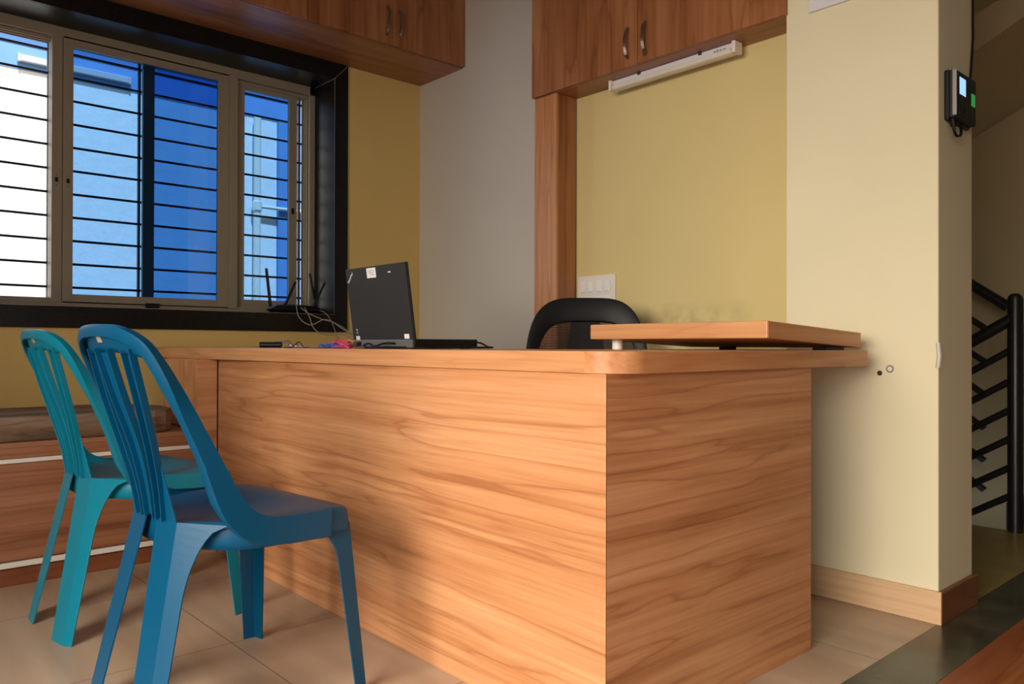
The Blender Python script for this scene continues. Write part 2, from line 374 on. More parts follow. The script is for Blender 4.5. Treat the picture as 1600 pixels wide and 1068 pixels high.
bm = bmesh.new(); disc_x(bm, XP - 0.002, y, z, 0.0075, 0.0065, -0.001); part('plug_filling', bm, 'cream', wp)
y, z = Yz_pillar(1375, 582.5)
bm = bmesh.new(); disc_x(bm, XP, y, z, 0.008, 0.005, -0.003)
setp(link('screw_hole', bm, 'darkink'), 'small dark screw hole in the pillar, left of the round plug', 'screw hole')

# ------------------------------------------------------------------ window
IX0, IX1, IZ0, IZ1 = WX0 + 0.078, 2.041, 0.958, 2.171
YF = 3.83
# black granite surround: mitred face boards + reveal
def surround():
    bm = bmesh.new(); y0 = YW - 0.014; y1 = YW + 0.004
    def quad(pts):
        a = [bm.verts.new((p[0], y0, p[1])) for p in pts]; b = [bm.verts.new((p[0], y1, p[1])) for p in pts]
        bm.faces.new(a); bm.faces.new(b[::-1])
        for i in range(4): bm.faces.new([a[i], b[i], b[(i + 1) % 4], a[(i + 1) % 4]])
    g = 0.0006
    quad([(WX0, WZ1), (WX1, WZ1), (IX1, IZ1 + g), (IX0, IZ1 + g)])
    quad([(WX1 + g, WZ1), (WX1 + g, WZ0), (IX1 + g, IZ0), (IX1 + g, IZ1)])
    quad([(WX0, WZ0), (WX1, WZ0), (IX1, IZ0 - g), (IX0, IZ0 - g)])
    quad([(WX0, WZ1), (WX0, WZ0), (IX0, IZ0), (IX0, IZ1)])
    return bm
struct('trim_2', surround(), 'granite', bevel=0.0015)
struct('trim_3', B((IX1, IX1 + 0.018, YW, YF + 0.08, IZ0, IZ1), (IX0 - 0.018, IX0, YW, YF + 0.08, IZ0, IZ1),
                   (IX0 - 0.018, IX1 + 0.018, YW, YF + 0.08, IZ1, IZ1 + 0.018), (IX0 - 0.018, IX1 + 0.018, YW, YF + 0.08, IZ0 - 0.018, IZ0)), 'granite')
# light coloured joint line where the mitres meet, on face and reveal
bm = bmesh.new()
tube(bm, [(WX1, YW - 0.0145, WZ1), (IX1, YW - 0.0145, IZ1), (IX1, YF - 0.002, IZ1 - 0.001)], 0.0013, 5)
tube(bm, [(IX1, YW - 0.014, IZ1), (IX1, YW - 0.014, IZ0), (IX0, YW - 0.014, IZ0)], 0.0010, 5)
struct('trim_4', bm, 'cable')
# outer aluminium frame
win = bpy.data.objects.new('window_1', None); C.objects.link(win); win['kind'] = 'structure'; win.location = (0.85, YF, IZ0); win['_w'] = 1
FD = 0.10
bm = B((IX1 - 0.030, IX1, YF, YF + FD, IZ0, IZ1), (IX0, IX0 + 0.04, YF, YF + FD, IZ0, IZ1),
       (IX0, IX1, YF, YF + FD, IZ1 - 0.045, IZ1), (IX0, IX1, YF, YF + FD, IZ0, IZ0 + 0.03))
for yy in (0.022, 0.048, 0.074):      # track ribs
    box(bm, IX0 + 0.04, IX1 - 0.04, YF + yy, YF + yy + 0.006, IZ0 + 0.03, IZ0 + 0.045)
    box(bm, IX0 + 0.04, IX1 - 0.04, YF + yy, YF + yy + 0.006, IZ1 - 0.060, IZ1 - 0.045)
    box(bm, IX1 - 0.038, IX1 - 0.03, YF + yy, YF + yy + 0.004, IZ0 + 0.03, IZ1 - 0.045)
part('window_frame', bm, 'alu', win, bevel=0.0015)
bm = B((1.575, 1.618, YF - 0.004, YF + 0.018, IZ0 + 0.02, IZ1 - 0.03))
part('mullion', bm, 'alu', win, bevel=0.002)
def sash(x0, x1, yo, wl=0.043, wr=0.043, wt=0.04, wb=0.04):
    z0 = IZ0 + 0.022; z1 = IZ1 - 0.036; y0 = YF + yo; y1 = y0 + 0.022
    s = part('sash', B((x0, x0 + wl, y0, y1, z0, z1), (x1 - wr, x1, y0, y1, z0, z1), (x0 + wl, x1 - wr, y0, y1, z1 - wt, z1), (x0 + wl, x1 - wr, y0, y1, z0, z0 + wb)), 'alu', win, bevel=0.0015)
    bm = bmesh.new(); vs = [bm.verts.new(p) for p in [(x0 + wl - 0.003, y0 + 0.010, z0 + wb - 0.003), (x1 - wr + 0.003, y0 + 0.010, z0 + wb - 0.003), (x1 - wr + 0.003, y0 + 0.010, z1 - wt + 0.003), (x0 + wl - 0.003, y0 + 0.010, z1 - wt + 0.003)]]
    bm.faces.new(vs)
    g = part('pane', bm, 'tint', s)
    return s
s1 = sash(0.845, 1.575, 0.000, wl=0.040, wr=0.054)
s2 = sash(1.180, 1.665, 0.025, wl=0.051, wr=0.043)
s2.name = 'sash'
s3 = sash(1.600, 1.952, 0.028, wl=0.02, wr=0.044, wt=0.045, wb=0.05)
# folded-away left stile standing between opening and first sash
part('jamb_stile', B((0.803, 0.843, YF + 0.002, YF + 0.075, IZ0 + 0.022, IZ1 - 0.04)), 'alu', win, bevel=0.002)
# small black latches
for nm, par, bx in (('latch', s1, (0.859, 0.871, YF - 0.004, YF + 0.004, 1.500, 1.519)), ('latch', s1, (1.185, 1.245, YF - 0.010, YF + 0.002, IZ0 + 0.012, IZ0 + 0.034)),
                    ('latch', s3, (1.921, 1.933, YF + 0.02, YF + 0.03, 1.49, 1.52))):
    part(nm, B(bx), 'black', par, bevel=0.002)
part('latch', B((0.815, 0.827, YF - 0.005, YF + 0.003, 1.500, 1.519)), 'black', win, bevel=0.002)
for zz in (1.485, 1.53):
    for par, xx in ((s1, 0.865), (win, 0.821)):
        bm = bmesh.new(); tube(bm, [(xx, YF + 0.003, zz), (xx, YF - 0.001, zz)], 0.0022, 8); part('screw', bm, 'alu_dark', par)
# iron grille
YG = 3.915
gr = thing('window_grille', 'black iron security grille of thin horizontal rods outside the window', 'window grille', (0.85, YG, IZ0))
for k in range(-5, 6):
    zz = 1.571 + 0.1035 * k
    if IZ0 < zz < IZ1 + 0.03:
        bm = bmesh.new(); tube(bm, [(IX0 - 0.01, YG, zz), (IX1 + 0.01, YG, zz)], 0.0055, 8)
        part('rod', bm, 'bar', gr, smooth=True)
for xx in (0.02, 0.415, 0.806, 1.18, 1.59, 1.99):
    part('upright', B((xx - 0.005, xx + 0.005, YG - 0.008, YG + 0.008, IZ0 - 0.015, IZ1 + 0.015)), 'bar', gr)

# ------------------------------------------------------------------ outside the window
YO = 5.5
struct('wall_outside', B((-3.5, 6.5, YO, YO + 0.2, -1, 4.2)), 'ext_wall')
bm = B((-3.5, 6.5, YO - 0.004, YO, 2.452, 2.60)); struct('trim_5', bm, 'ext_lblue')
bm = B((-3.5, 6.5, YO - 0.007, YO, 2.60, 3.3)); struct('trim_6', bm, 'ext_blue')
struct('trim_7', B((2.62, 3.2, YO - 0.035, YO, -1, 2.452)), 'ext_lblue')
bt = thing('outside_tube_light', 'white tube light fitting on the blue beam outside the window', 'tube light', (1.28, YO - 0.09, 2.49))
part('casing', B((0.98, 1.585, YO - 0.036, YO - 0.007, 2.495, 2.535)), 'outside_case', bt, bevel=0.004)
part('end_cap', B((0.965, 0.98, YO - 0.036, YO - 0.007, 2.492, 2.538)), 'outside_case', bt, bevel=0.002)
part('end_cap', B((1.585, 1.60, YO - 0.036, YO - 0.007, 2.492, 2.538)), 'outside_case', bt, bevel=0.002)
dp = thing('drain_pipe', 'white vertical drain pipe on the outside wall seen through the window', 'pipe', (2.45, YO - 0.045, -0.9))
bm = bmesh.new(); tube(bm, [(2.45, YO - 0.045, -0.9), (2.45, YO - 0.045, 2.45)], 0.026, 14); part('riser', bm, 'whitep', dp, smooth=True)
bm = bmesh.new(); tube(bm, [(2.45, YO - 0.045, 1.80), (2.95, YO - 0.06, 1.80)], 0.013, 10); part('branch_pipe', bm, 'whitep', dp, smooth=True)
bm = bmesh.new(); lathe(bm, [(0.03, 1.765), (0.034, 1.77), (0.034, 1.83), (0.03, 1.835)], 2.45, YO - 0.045); part('coupling', bm, 'whitep', dp)

# ------------------------------------------------------------------ overhead cabinets
def handle(parent, p0, p1, out, lock_dir=None):
    """bow pull between two points; out = unit vector away from the door"""
    out = Vector(out); p0 = Vector(p0); p1 = Vector(p1)
    side = (p1 - p0).normalized().cross(out)
    bm = bmesh.new(); n = 12; prev = None
    for i in range(n + 1):
        t = i / n; c = p0.lerp(p1, t) + out * (0.004 + 0.020 * math.sin(math.pi * t) ** 0.6)
        wdt = 0.0065
        th = 0.0022
        ring = [bm.verts.new(c + side * wdt + out * th), bm.verts.new(c - side * wdt + out * th), bm.verts.new(c - side * wdt - out * th), bm.verts.new(c + side * wdt - out * th)]
        if prev:
            for k in range(4): bm.faces.new([prev[k], prev[(k + 1) % 4], ring[(k + 1) % 4], ring[k]])
        else: bm.faces.new(ring)
        prev = ring
    bm.faces.new(prev[::-1])
    for p in (p0, p1): tube(bm, [p - out * 0.001, p + out * 0.007], 0.006, 10)
    h = part('handle', bm, 'chrome', parent, smooth=False)
    return h
CB = 2.2545
uc = thing('overhead_cabinet', 'long brown wood overhead cupboard above the window', 'cupboard', (1.0, 3.43, CB))
X0 = -1.19
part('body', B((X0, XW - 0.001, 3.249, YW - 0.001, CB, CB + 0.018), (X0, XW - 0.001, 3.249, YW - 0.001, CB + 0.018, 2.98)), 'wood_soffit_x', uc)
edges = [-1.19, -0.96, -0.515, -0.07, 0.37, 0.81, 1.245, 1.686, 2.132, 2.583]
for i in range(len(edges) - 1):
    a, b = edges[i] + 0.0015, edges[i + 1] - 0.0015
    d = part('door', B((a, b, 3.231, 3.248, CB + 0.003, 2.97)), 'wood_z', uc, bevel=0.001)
    hx = (b - 0.030) if i % 2 == 1 else (a + 0.040)
    handle(d, (hx, 3.231, 2.31), (hx, 3.231, 2.435), (0, -1, 0))
    if i % 2 == 1:
        bm = bmesh.new(); tube(bm, [(hx, 3.231, 2.302), (hx, 3.222, 2.302)], 0.008, 12); part('lock', bm, 'chrome', d)
RB = 1.905
rc = thing('wall_cupboard', 'brown wood two-door cupboard above the mustard niche', 'cupboard', (2.5, 1.95, RB))
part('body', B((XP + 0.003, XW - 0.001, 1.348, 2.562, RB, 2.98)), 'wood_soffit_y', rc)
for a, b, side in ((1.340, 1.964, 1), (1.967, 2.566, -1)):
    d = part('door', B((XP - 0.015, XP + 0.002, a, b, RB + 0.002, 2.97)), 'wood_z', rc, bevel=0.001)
    hy = 1.925 if side == 1 else 2.012
    handle(d, (XP - 0.015, hy, 1.94), (XP - 0.015, hy, 2.055), (-1, 0, 0))
    if side == 1:
        bm = bmesh.new(); tube(bm, [(XP - 0.015, hy, 1.933), (XP - 0.024, hy, 1.933)], 0.008, 12); part('lock', bm, 'chrome', d)
pt = thing('support_post', 'boxed wooden post under the left end of the two-door cupboard', 'post', (2.515, 2.494, 0))
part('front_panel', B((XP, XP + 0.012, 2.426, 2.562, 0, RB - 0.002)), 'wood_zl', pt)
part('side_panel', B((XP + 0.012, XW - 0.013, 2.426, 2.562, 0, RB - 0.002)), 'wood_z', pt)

# tube light under the cupboard
tl = thing('tube_light', 'slim white tube light fixed under the two-door cupboard', 'tube light', (2.515, 1.87, RB - 0.043))
part('casing', B((2.515, 2.545, 1.585, 2.158, RB - 0.041, RB - 0.001)), 'lightcase', tl, bevel=0.002)
bm = bmesh.new()
prof = [(2.5155, RB - 0.022), (2.502, RB - 0.024), (2.499, RB - 0.032), (2.505, RB - 0.040), (2.517, RB - 0.043), (2.54, RB - 0.042), (2.54, RB - 0.03)]
a = [bm.verts.new((p[0], 1.590, p[1])) for p in prof]; b = [bm.verts.new((p[0], 2.153, p[1])) for p in prof]
for i in range(len(prof)): bm.faces.new([a[i], a[(i + 1) % 7], b[(i + 1) % 7], b[i]])
bm.faces.new(a); bm.faces.new(b[::-1]); part('diffuser', bm, 'whitep', tl, smooth=False)
for a, b in ((1.571, 1.586), (2.157, 2.171)): part('end_cap', B((2.498, 2.546, a, b, RB - 0.0435, RB - 0.001)), 'whitep', tl, bevel=0.002)
for yy in (1.73, 2.02): part('clip', B((2.508, 2.52, yy - 0.006, yy + 0.006, RB - 0.010, RB)), 'darkink', tl)
for k, (dy, hh) in enumerate(((0.0, 0.007), (0.012, 0.009), (0.026, 0.008), (0.042, 0.008))):
    part('print_mark', B((2.5143, 2.5151, 1.672 - dy - 0.009, 1.672 - dy, RB - 0.020, RB - 0.020 + hh)), 'ink', tl)

# switch board on the niche wall
sb = thing('switch_board', 'white wall switch board beside the wooden post', 'switch board', (XW, 2.31, 0.96))
part('plate', B((XW - 0.012, XW - 0.0005, 2.198, 2.413, 0.955, 1.108)), 'whitep', sb, bevel=0.003)
for i, yy in enumerate((2.376, 2.333, 2.285, 2.236)):
    part('switch', B((XW - 0.018, XW - 0.012, yy - 0.014, yy + 0.014, 1.035, 1.082)), 'label', sb, bevel=0.003)
part('socket_face', B((XW - 0.0145, XW - 0.012, 2.268, 2.300, 1.032, 1.085)), 'label', sb, bevel=0.001)
part('socket_plate', B((XW - 0.014, XW - 0.012, 2.22, 2.39, 0.965, 1.020)), 'label', sb, bevel=0.001)
for yy, zz in ((2.276, 0.985), (2.286, 1.003), (2.296, 0.985)):
    bm = bmesh.new(); tube(bm, [(XW - 0.0135, yy, zz), (XW - 0.0148, yy, zz)], 0.003, 10); part('pin_hole', bm, 'darkink', sb)

# electrical plate high on the pillar (cut by the frame)
ep = thing('wall_plate', 'pale grey switch plate high on the cream pillar', 'switch plate', (XP, 1.17, 1.888))
part('plate', B((XP - 0.010, XP - 0.0005, 1.075, 1.263, 1.888, 2.06)), 'lightcase', ep, bevel=0.003)
bm = bmesh.new(); tube(bm, [(XP - 0.010, 1.225, 1.955), (XP - 0.022, 1.225, 1.955)], 0.018, 16); part('dial', bm, 'ink', ep)
bm = bmesh.new(); tube(bm, [(XP - 0.010, 1.238, 1.925), (XP - 0.012, 1.238, 1.925)], 0.004, 10); part('indicator', bm, 'darkink', ep)

# ------------------------------------------------------------------ fingerprint attendance device on the pillar end
at = thing('fingerprint_terminal', 'black fingerprint attendance terminal with lit display on the pillar end', 'fingerprint reader', (2.57, 0.87, 1.47))
part('back_shell', B((2.489, 2.664, 0.855, 0.8695, 1.464, 1.611)), 'black', at, bevel=0.005)
part('housing', B((2.490, 2.659, 0.837, 0.8555, 1.470, 1.608)), 'blackmatte', at, bevel=0.004)
part('side_trim', B((2.4865, 2.4915, 0.834, 0.846, 1.474, 1.607)), 'silver', at, bevel=0.002)
part('display', B((2.518, 2.568, 0.8358, 0.8370, 1.541, 1.591)), 'screen', at)
part('display_bezel', B((2.506, 2.580, 0.8363, 0.8373, 1.532, 1.600)), 'black', at)
part('fingerprint_sensor', B((2.616, 2.644, 0.8345, 0.8371, 1.525, 1.562)), 'green_led', at, bevel=0.001)
kp = bmesh.new()
for i in range(3):
    for j in range(4): box(kp, 2.512 + i * 0.026, 2.532 + i * 0.026, 0.8355, 0.8373, 1.479 + j * 0.012, 1.488 + j * 0.012)
part('keypad', kp, 'black', at, bevel=0.0008)
bm = bmesh.new(); tube(bm, cr([(2.512, 0.853, 1.466), (2.512, 0.850, 1.440), (2.527, 0.848, 1.422), (2.555, 0.845, 1.430), (2.572, 0.852, 1.462)], 6), 0.004, 8)
part('power_lead', bm, 'black', at, smooth=True)
bm = bmesh.new(); tube(bm, [(2.512, 0.854, 1.47), (2.512, 0.851, 1.447)], 0.008, 8); part('plug', bm, 'black', at)
bm = bmesh.new(); pts = []
for i in range(26):
    t = i / 25; pts.append((2.706 + 0.006 * math.sin(t * 11) + 0.003 * math.sin(t * 23 + 1) - 0.03 * max(0, 0.12 - t) / 0.12, 0.862, 1.600 + t * 1.39))
tube(bm, pts, 0.0035, 7)
setp(link('wall_cable', bm, 'black', smooth=True), 'thin black cable running up the pillar from the fingerprint terminal', 'cable')

# ------------------------------------------------------------------ stairwell
rl = thing('stair_railing', 'black metal stair railing with round newel post and sloping bars', 'railing', (3.92, 1.081, 0))
bm = bmesh.new(); lathe(bm, [(0.030, 0.0), (0.030, 1.005), (0.026, 1.022), (0.015, 1.032), (0.002, 1.034)], 3.92, 1.081, 18)
part('newel_post', bm, 'bar', rl, smooth=True)
bm = bmesh.new(); lathe(bm, [(0.030, 0.0), (0.030, 1.005), (0.024, 1.024), (0.002, 1.032)], 3.99, 1.02, 18); part('newel_post', bm, 'bar', rl, smooth=True)
for i, yp in enumerate((495, 543, 591, 636, 681, 726, 771)):
    z0 = H - (yp - 542) * 3.43 / F
    r = 0.026 if i == 0 else 0.015
    bm = bmesh.new(); tube(bm, [(3.92, 1.081, z0), (3.92, 2.1, z0 - 0.62 * 1.02)], r, 12); part('handrail' if i == 0 else 'rail', bm, 'bar', rl, smooth=True)
r2 = thing('upper_stair_railing', 'black railing of the upper flight rising behind the newel post', 'railing', (4.7, 1.44, 0))
def zl(v): return H + (542 - v) * 4.265 / F
bm = bmesh.new(); tube(bm, [(4.7, 1.325, 1.008), (4.7, 2.6, 1.008 + 0.72 * 1.275)], 0.028, 12); part('handrail', bm, 'bar', r2, smooth=True)
for v in (500, 552, 603, 655, 705, 750):
    z0 = zl(v) - 0.72 * 0.06
    bm = bmesh.new(); tube(bm, [(4.7, 1.44, z0), (4.7, 1.443, z0 + 0.003), (4.7, 2.6, z0 + 0.72 * 1.16)], 0.017, 12); part('rail', bm, 'bar', r2, smooth=True)
bm = bmesh.new(); lathe(bm, [(0.022, -0.85), (0.022, 1.6), (0.02, 1.61)], 4.7, 2.05, 14); part('newel_post', bm, 'bar', r2, smooth=True)
# descending and rising flights
bm = bmesh.new()
for k in range(7): box(bm, 3.97, 4.62, 1.12 + k * 0.27, 1.12 + (k + 1) * 0.27 + 0.02, -1.55, -0.17 * (k + 1))
struct('floor_lower_flight', bm, 'green_floor')
bm = bmesh.new()
for k in range(1, 8): box(bm, 4.74, 4.99, 1.55 + k * 0.2, 1.55 + (k + 1) * 0.2 + 0.01, 0.17 * (k - 1) - 0.9, 0.17 * k - 0.9 + 0.0)
struct('floor_upper_flight', bm, 'stair_wall')
struct('floor_landing', B((3.93, 5.0, -2.6, 1.12, -0.06, 0)), 'green_floor')
bm = bmesh.new(); prism(bm, [(0, 0), (0.075, 0), (0.075, 0.075), (0, 0.11)], 0, 0.3)
bmesh.ops.rotate(bm, verts=bm.verts, matrix=Matrix.Rotation(R(90), 3, 'X')); bmesh.ops.translate(bm, verts=bm.verts, vec=(3.94, 1.42, -0.001))
bm.free()
struct('trim_8', B((3.955, 4.62, 1.10, 1.125, 0.0, 0.115)), 'step')
# sloping underside of the flight above
bm = bmesh.new()
prof = [(-0.4, 2.99), (3.2, 1.19), (3.2, 1.36), (-0.1, 2.99)]
a = [bm.verts.new((4.0, p[0], p[1])) for p in prof]; b = [bm.verts.new((4.99, p[0], p[1])) for p in prof]
bm.faces.new(a); bm.faces.new(b[::-1])
for i in range(4): bm.faces.new([a[i], b[i], b[(i + 1) % 4], a[(i + 1) % 4]])
struct('ceiling_stair_slab', bm, 'stair_wall')

# ------------------------------------------------------------------ low cabinet under the window, worn plank on it
lc = thing('low_cabinet', 'low brown wood storage bench with white edge strips under the window', 'storage bench', (-0.2, 3.34, 0))
LX0, LX1, LY = -1.19, 1.130, 3.05
part('body', B((LX0, LX1, LY + 0.018, YW - 0.012, 0.055, 0.457)), 'wood_low', lc)
part('plinth', B((LX0, LX1, LY + 0.006, YW - 0.012, 0.0, 0.055)), 'skirt_red', lc)
part('top', B((LX0, LX1 + 0.002, LY - 0.004, YW - 0.012, 0.457, 0.475)), 'wood_low', lc, bevel=0.002)
for a, b in ((LX0, -0.93), (-0.925, 0.098), (0.103, LX1)):
    part('drawer_front', B((a, b, LY, LY + 0.018, 0.085, 0.405)), 'wood_low', lc, bevel=0.001)
    part('fascia', B((a, b, LY, LY + 0.018, 0.423, 0.457)), 'wood_low', lc)
part('upper_edge_strip', B((LX0, LX1, LY - 0.001, LY + 0.02, 0.407, 0.421)), 'whitep', lc)
part('lower_edge_strip', B((LX0, LX1, LY - 0.001, LY + 0.02, 0.062, 0.080)), 'whitep', lc)
bm = bmesh.new()
prism(bm, [(-1.18, 3.066), (0.985, 3.066), (1.03, 3.085), (1.075, 3.16), (1.08, 3.30), (1.02, 3.44), (0.95, 3.50), (0.86, 3.525), (-1.18, 3.525)], 0.4755, 0.558)
setp(link('worn_plank', bm, 'slab', bevel=0.004), 'weathered thick brown plank lying on top of the low bench', 'plank')

# ------------------------------------------------------------------ reception desk
dk = thing('reception_desk', 'L-shaped wood-grain laminate reception desk with overhanging counter', 'desk', (1.45, 1.9, 0))
CZ0, CZ1 = 0.745, 0.79
P0 = (1.172, 1.022); P1 = (1.212, 3.040)
bm = bmesh.new(); prism(bm, [P0, (1.191, 1.0405), (1.232, 3.040), P1], 0.0, CZ0); part('front_panel', bm, 'wood_y', dk, bevel=0.0008)
bm = bmesh.new(); prism(bm, [(1.1735, 1.022), (1.8917, 1.022), (1.8917, 1.040), (1.1925, 1.040)], 0.0, CZ0); part('end_panel', bm, 'wood_x', dk)
bm = bmesh.new(); prism(bm, [(1.8925, 1.022), (1.991, 1.022), (1.991, 1.040), (1.8925, 1.040)], 0.0, CZ0); part('end_panel_strip', bm, 'wood_x', dk)
part('return_panel', B((1.973, 1.991, 1.040, 1.62, 0.0, CZ0)), 'wood_z', dk)
part('filler_panel', B((1.135, 1.211, 3.052, 3.068, 0.0, CZ0)), 'wood_x', dk)
du = part('side_unit', B((1.150, 1.70, 3.070, 3.44, 0.08, CZ0)), 'wood_zl', dk)
dd = part('unit_door', B((1.135, 1.150, 3.069, 3.44, 0.48, CZ0 - 0.004)), 'wood_zl', dk, bevel=0.001)
part('knob', B((1.118, 1.136, 3.082, 3.108, 0.485, 0.525)), 'black', dd, bevel=0.003)
# counter slab: L outline with rounded outer corner
def arc(cx, cy, r, a0, a1, n=10): return [(cx + r * math.cos(R(a0 + (a1 - a0) * i / n)), cy + r * math.sin(R(a0 + (a1 - a0) * i / n))) for i in range(n + 1)]
OUT = [(1.152, YW - 0.013)] + [(1.192, 2.6), (1.180, 1.8)] + arc(1.252, 1.075, 0.085, 180, 270) + [(2.345, 1.030), (2.345, 1.66)] + [(1.86, 1.66)] + arc(1.86, 1.72, 0.06, 270, 180, 6) + [(1.80, YW - 0.013)]
bm = bmesh.new(); prism(bm, OUT, CZ0, CZ1)
ct = part('countertop', bm, 'wood_edge_y', dk, bevel=0.002, smooth=True)
bm = bmesh.new(); prism(bm, [(2.19, 1.0232), (2.3465, 1.0290), (2.3465, 1.045), (2.19, 1.045)], CZ0 - 0.0015, CZ1 - 0.001)
part('counter_edge_patch', bm, 'wood_edge_x', dk)
bm = bmesh.new(); prism(bm, arc(1.252, 1.075, 0.0858, 180, 270, 12) + [(2.190, 1.0235), (2.190, 1.0255)] + arc(1.252, 1.075, 0.083, 270, 180, 12), CZ0 + 0.001, CZ1 - 0.001)
part('edge_band', bm, 'wood_edge_x', dk, smooth=True)
# raised ledge, tilted down towards the wall
def ledge():
    bm = bmesh.new()
    def zt(x): return 0.821 - 0.024 * (x - 1.825) / 0.525
    x0, x1, y0, y1 = 1.822, 2.352, 1.052, 1.655
    v = []
    for dz in (0, 0.045):
        for (x, y) in ((x0, y0), (x1, y0), (x1, y1), (x0, y1)): v.append(bm.verts.new((x, y, zt(x) + dz)))
    for f in [(0, 3, 2, 1), (4, 5, 6, 7), (0, 1, 5, 4), (1, 2, 6, 5), (2, 3, 7, 6), (3, 0, 4, 7)]: bm.faces.new([v[i] for i in f])
    return bm
part('raised_ledge', ledge(), 'wood_edge_y', dk, bevel=0.003)
def zt_(x): return 0.821 - 0.024 * (x - 1.825) / 0.525
bm = bmesh.new(); v = [bm.verts.new((x, y, zt_(x) + dz)) for dz in (0.0015, 0.0435) for (x, y) in ((1.826, 1.0512), (2.350, 1.0512), (2.350, 1.053), (1.826, 1.053))]
for f in [(0, 3, 2, 1), (4, 5, 6, 7), (0, 1, 5, 4), (1, 2, 6, 5), (2, 3, 7, 6), (3, 0, 4, 7)]: bm.faces.new([v[i] for i in f])
part('ledge_edge_band', bm, 'wood_edge_x', dk)
bm = bmesh.new(); lathe(bm, [(0.0165, CZ1), (0.0165, 0.8185)], 1.887, 1.600); part('standoff', bm, 'whitep', dk, smooth=False)
part('spacer_block', B((2.275, 2.315, 1.45, 1.49, CZ1, 0.7985)), 'black', dk)
part('spacer_block', B((2.20, 2.315, 1.085, 1.125, CZ1, 0.7985)), 'black', dk)

# ------------------------------------------------------------------ office chair behind the desk
oc = thing('office_chair', 'black mesh-back office chair behind the reception desk', 'office chair', (2.10, 1.905, 0), world=False)
oc.rotation_euler = (0, 0, R(-43))   # local -y points towards the camera side
def ocp(nm, bm, m, **k): return link(nm, bm, m, oc, **k)
# back frame in local x (width) and z, curved in y
OW = 0.235
pr = []
for t in range(0, 41):
    a = math.pi * t / 40
    ca, sa = math.cos(a), math.sin(a)
    ex = 0.50
    pr.append((OW * math.copysign(abs(ca) ** ex, ca), 0.60 + 0.386 * abs(sa) ** 0.66))
# outline (top arch) and lower taper
outl = [(0.15, 0.50), (0.205, 0.56)] + pr + [(-0.205, 0.56), (-0.15, 0.50)]
def cy(x, z): return 0.20 - 0.9 * x * x + 0.10 * (z - 0.55)
outer = [(x * (1 + 0.10 * max(0, 0.80 - z)), z) for x, z in outl]
def inset(x, z):
    return (x * 0.84, 0.52 + (z - 0.50) * 0.77 if z > 0.52 else z + 0.02)
bm = bmesh.new(); A = []; Bv = []
for x, z in outer:
    xi, zi = inset(x, z); A.append(bm.verts.new((x, cy(x, z), z))); Bv.append(bm.verts.new((xi, cy(xi, zi), zi)))
n = len(A)
for i in range(n): bm.faces.new([A[i], A[(i + 1) % n], Bv[(i + 1) % n], Bv[i]])
ocp('back_frame', bm, 'black', solid=-0.022, bevel=0.004, smooth=True)
# mesh net: horizontal threads you can see through
bm = bmesh.new()
zz = 0.53
while zz < 0.90:
    wx = 0.19 * (1 - max(0, (zz - 0.80) / 0.1) ** 2 * 0.35)
    pl = [(x, cy(x, zz), zz) for x in [wx * (-1 + 2 * k / 12) for k in range(13)]]
    prev = None
    for p in pl:
        q = (bm.verts.new((p[0], p[1], p[2] - 0.0019)), bm.verts.new((p[0], p[1], p[2] + 0.0019)))
        if prev: bm.faces.new([prev[0], q[0], q[1], prev[1]])
        prev = q
    zz += 0.0062
ocp('mesh_net', bm, 'mesh')
bm = bmesh.new()
prof2 = [(-0.075, 0.50), (0.075, 0.50), (0.085, 0.70), (0.055, 0.90), (-0.055, 0.90), (-0.085, 0.70)]
vs = [bm.verts.new((x, cy(x, z) + 0.02, z)) for x, z in prof2]; bm.faces.new(vs); ocp('spine_plate', bm, 'black', solid=-0.02, bevel=0.004)
bm = bmesh.new(); box(bm, -0.23, 0.23, -0.24, 0.20, 0.43, 0.495); ocp('seat', bm, 'mesh', bevel=0.03, seg=4)
bm = bmesh.new(); tube(bm, cr([(0, 0.05, 0.41), (0, 0.20, 0.41), (0, 0.255, 0.48), (0, 0.245, 0.60)], 5), 0.022, 10); ocp('back_bracket', bm, 'black', smooth=True)
bm = bmesh.new(); lathe(bm, [(0.028, 0.09), (0.028, 0.25), (0.016, 0.25), (0.016, 0.43)], 0, 0, 16); ocp('gas_column', bm, 'black')
for k in range(5):
    a = R(72 * k + 15); c_, s_ = math.cos(a), math.sin(a)
    bm = bmesh.new(); tube(bm, [(0.02 * c_, 0.02 * s_, 0.105), (0.16 * c_, 0.16 * s_, 0.09), (0.25 * c_, 0.25 * s_, 0.065)], 0.022, 8, 0.014); lg = ocp('base_leg', bm, 'black', smooth=True)
    bm = bmesh.new(); cx, cy_ = 0.25 * c_, 0.25 * s_
    for off in (-0.016, 0.016):
        p = Vector((cx - s_ * off, cy_ + c_ * off, 0.027)); dv = Vector((-s_, c_, 0)) * 0.009
        tube(bm, [p - dv, p + dv], 0.026, 14)
    link('caster', bm, 'black', lg)
for s_ in (-1, 1):
    bm = bmesh.new(); tube(bm, cr([(s_ * 0.20, 0.06, 0.44), (s_ * 0.262, 0.05, 0.46), (s_ * 0.27, 0.03, 0.60), (s_ * 0.265, -0.02, 0.655)], 5), 0.015, 8)
    box(bm, s_ * 0.265 - 0.03, s_ * 0.265 + 0.03, -0.15, 0.09, 0.655, 0.680); ocp('armrest', bm, 'black', bevel=0.004)
for xx, rr in ((-0.05, 0.011), (0.055, 0.006)):
    bm = bmesh.new(); tube(bm, [(xx, cy(0, 0.97), 0.965), (xx, cy(0, 0.97), 0.984)], rr, 8); ocp('hook', bm, 'black')

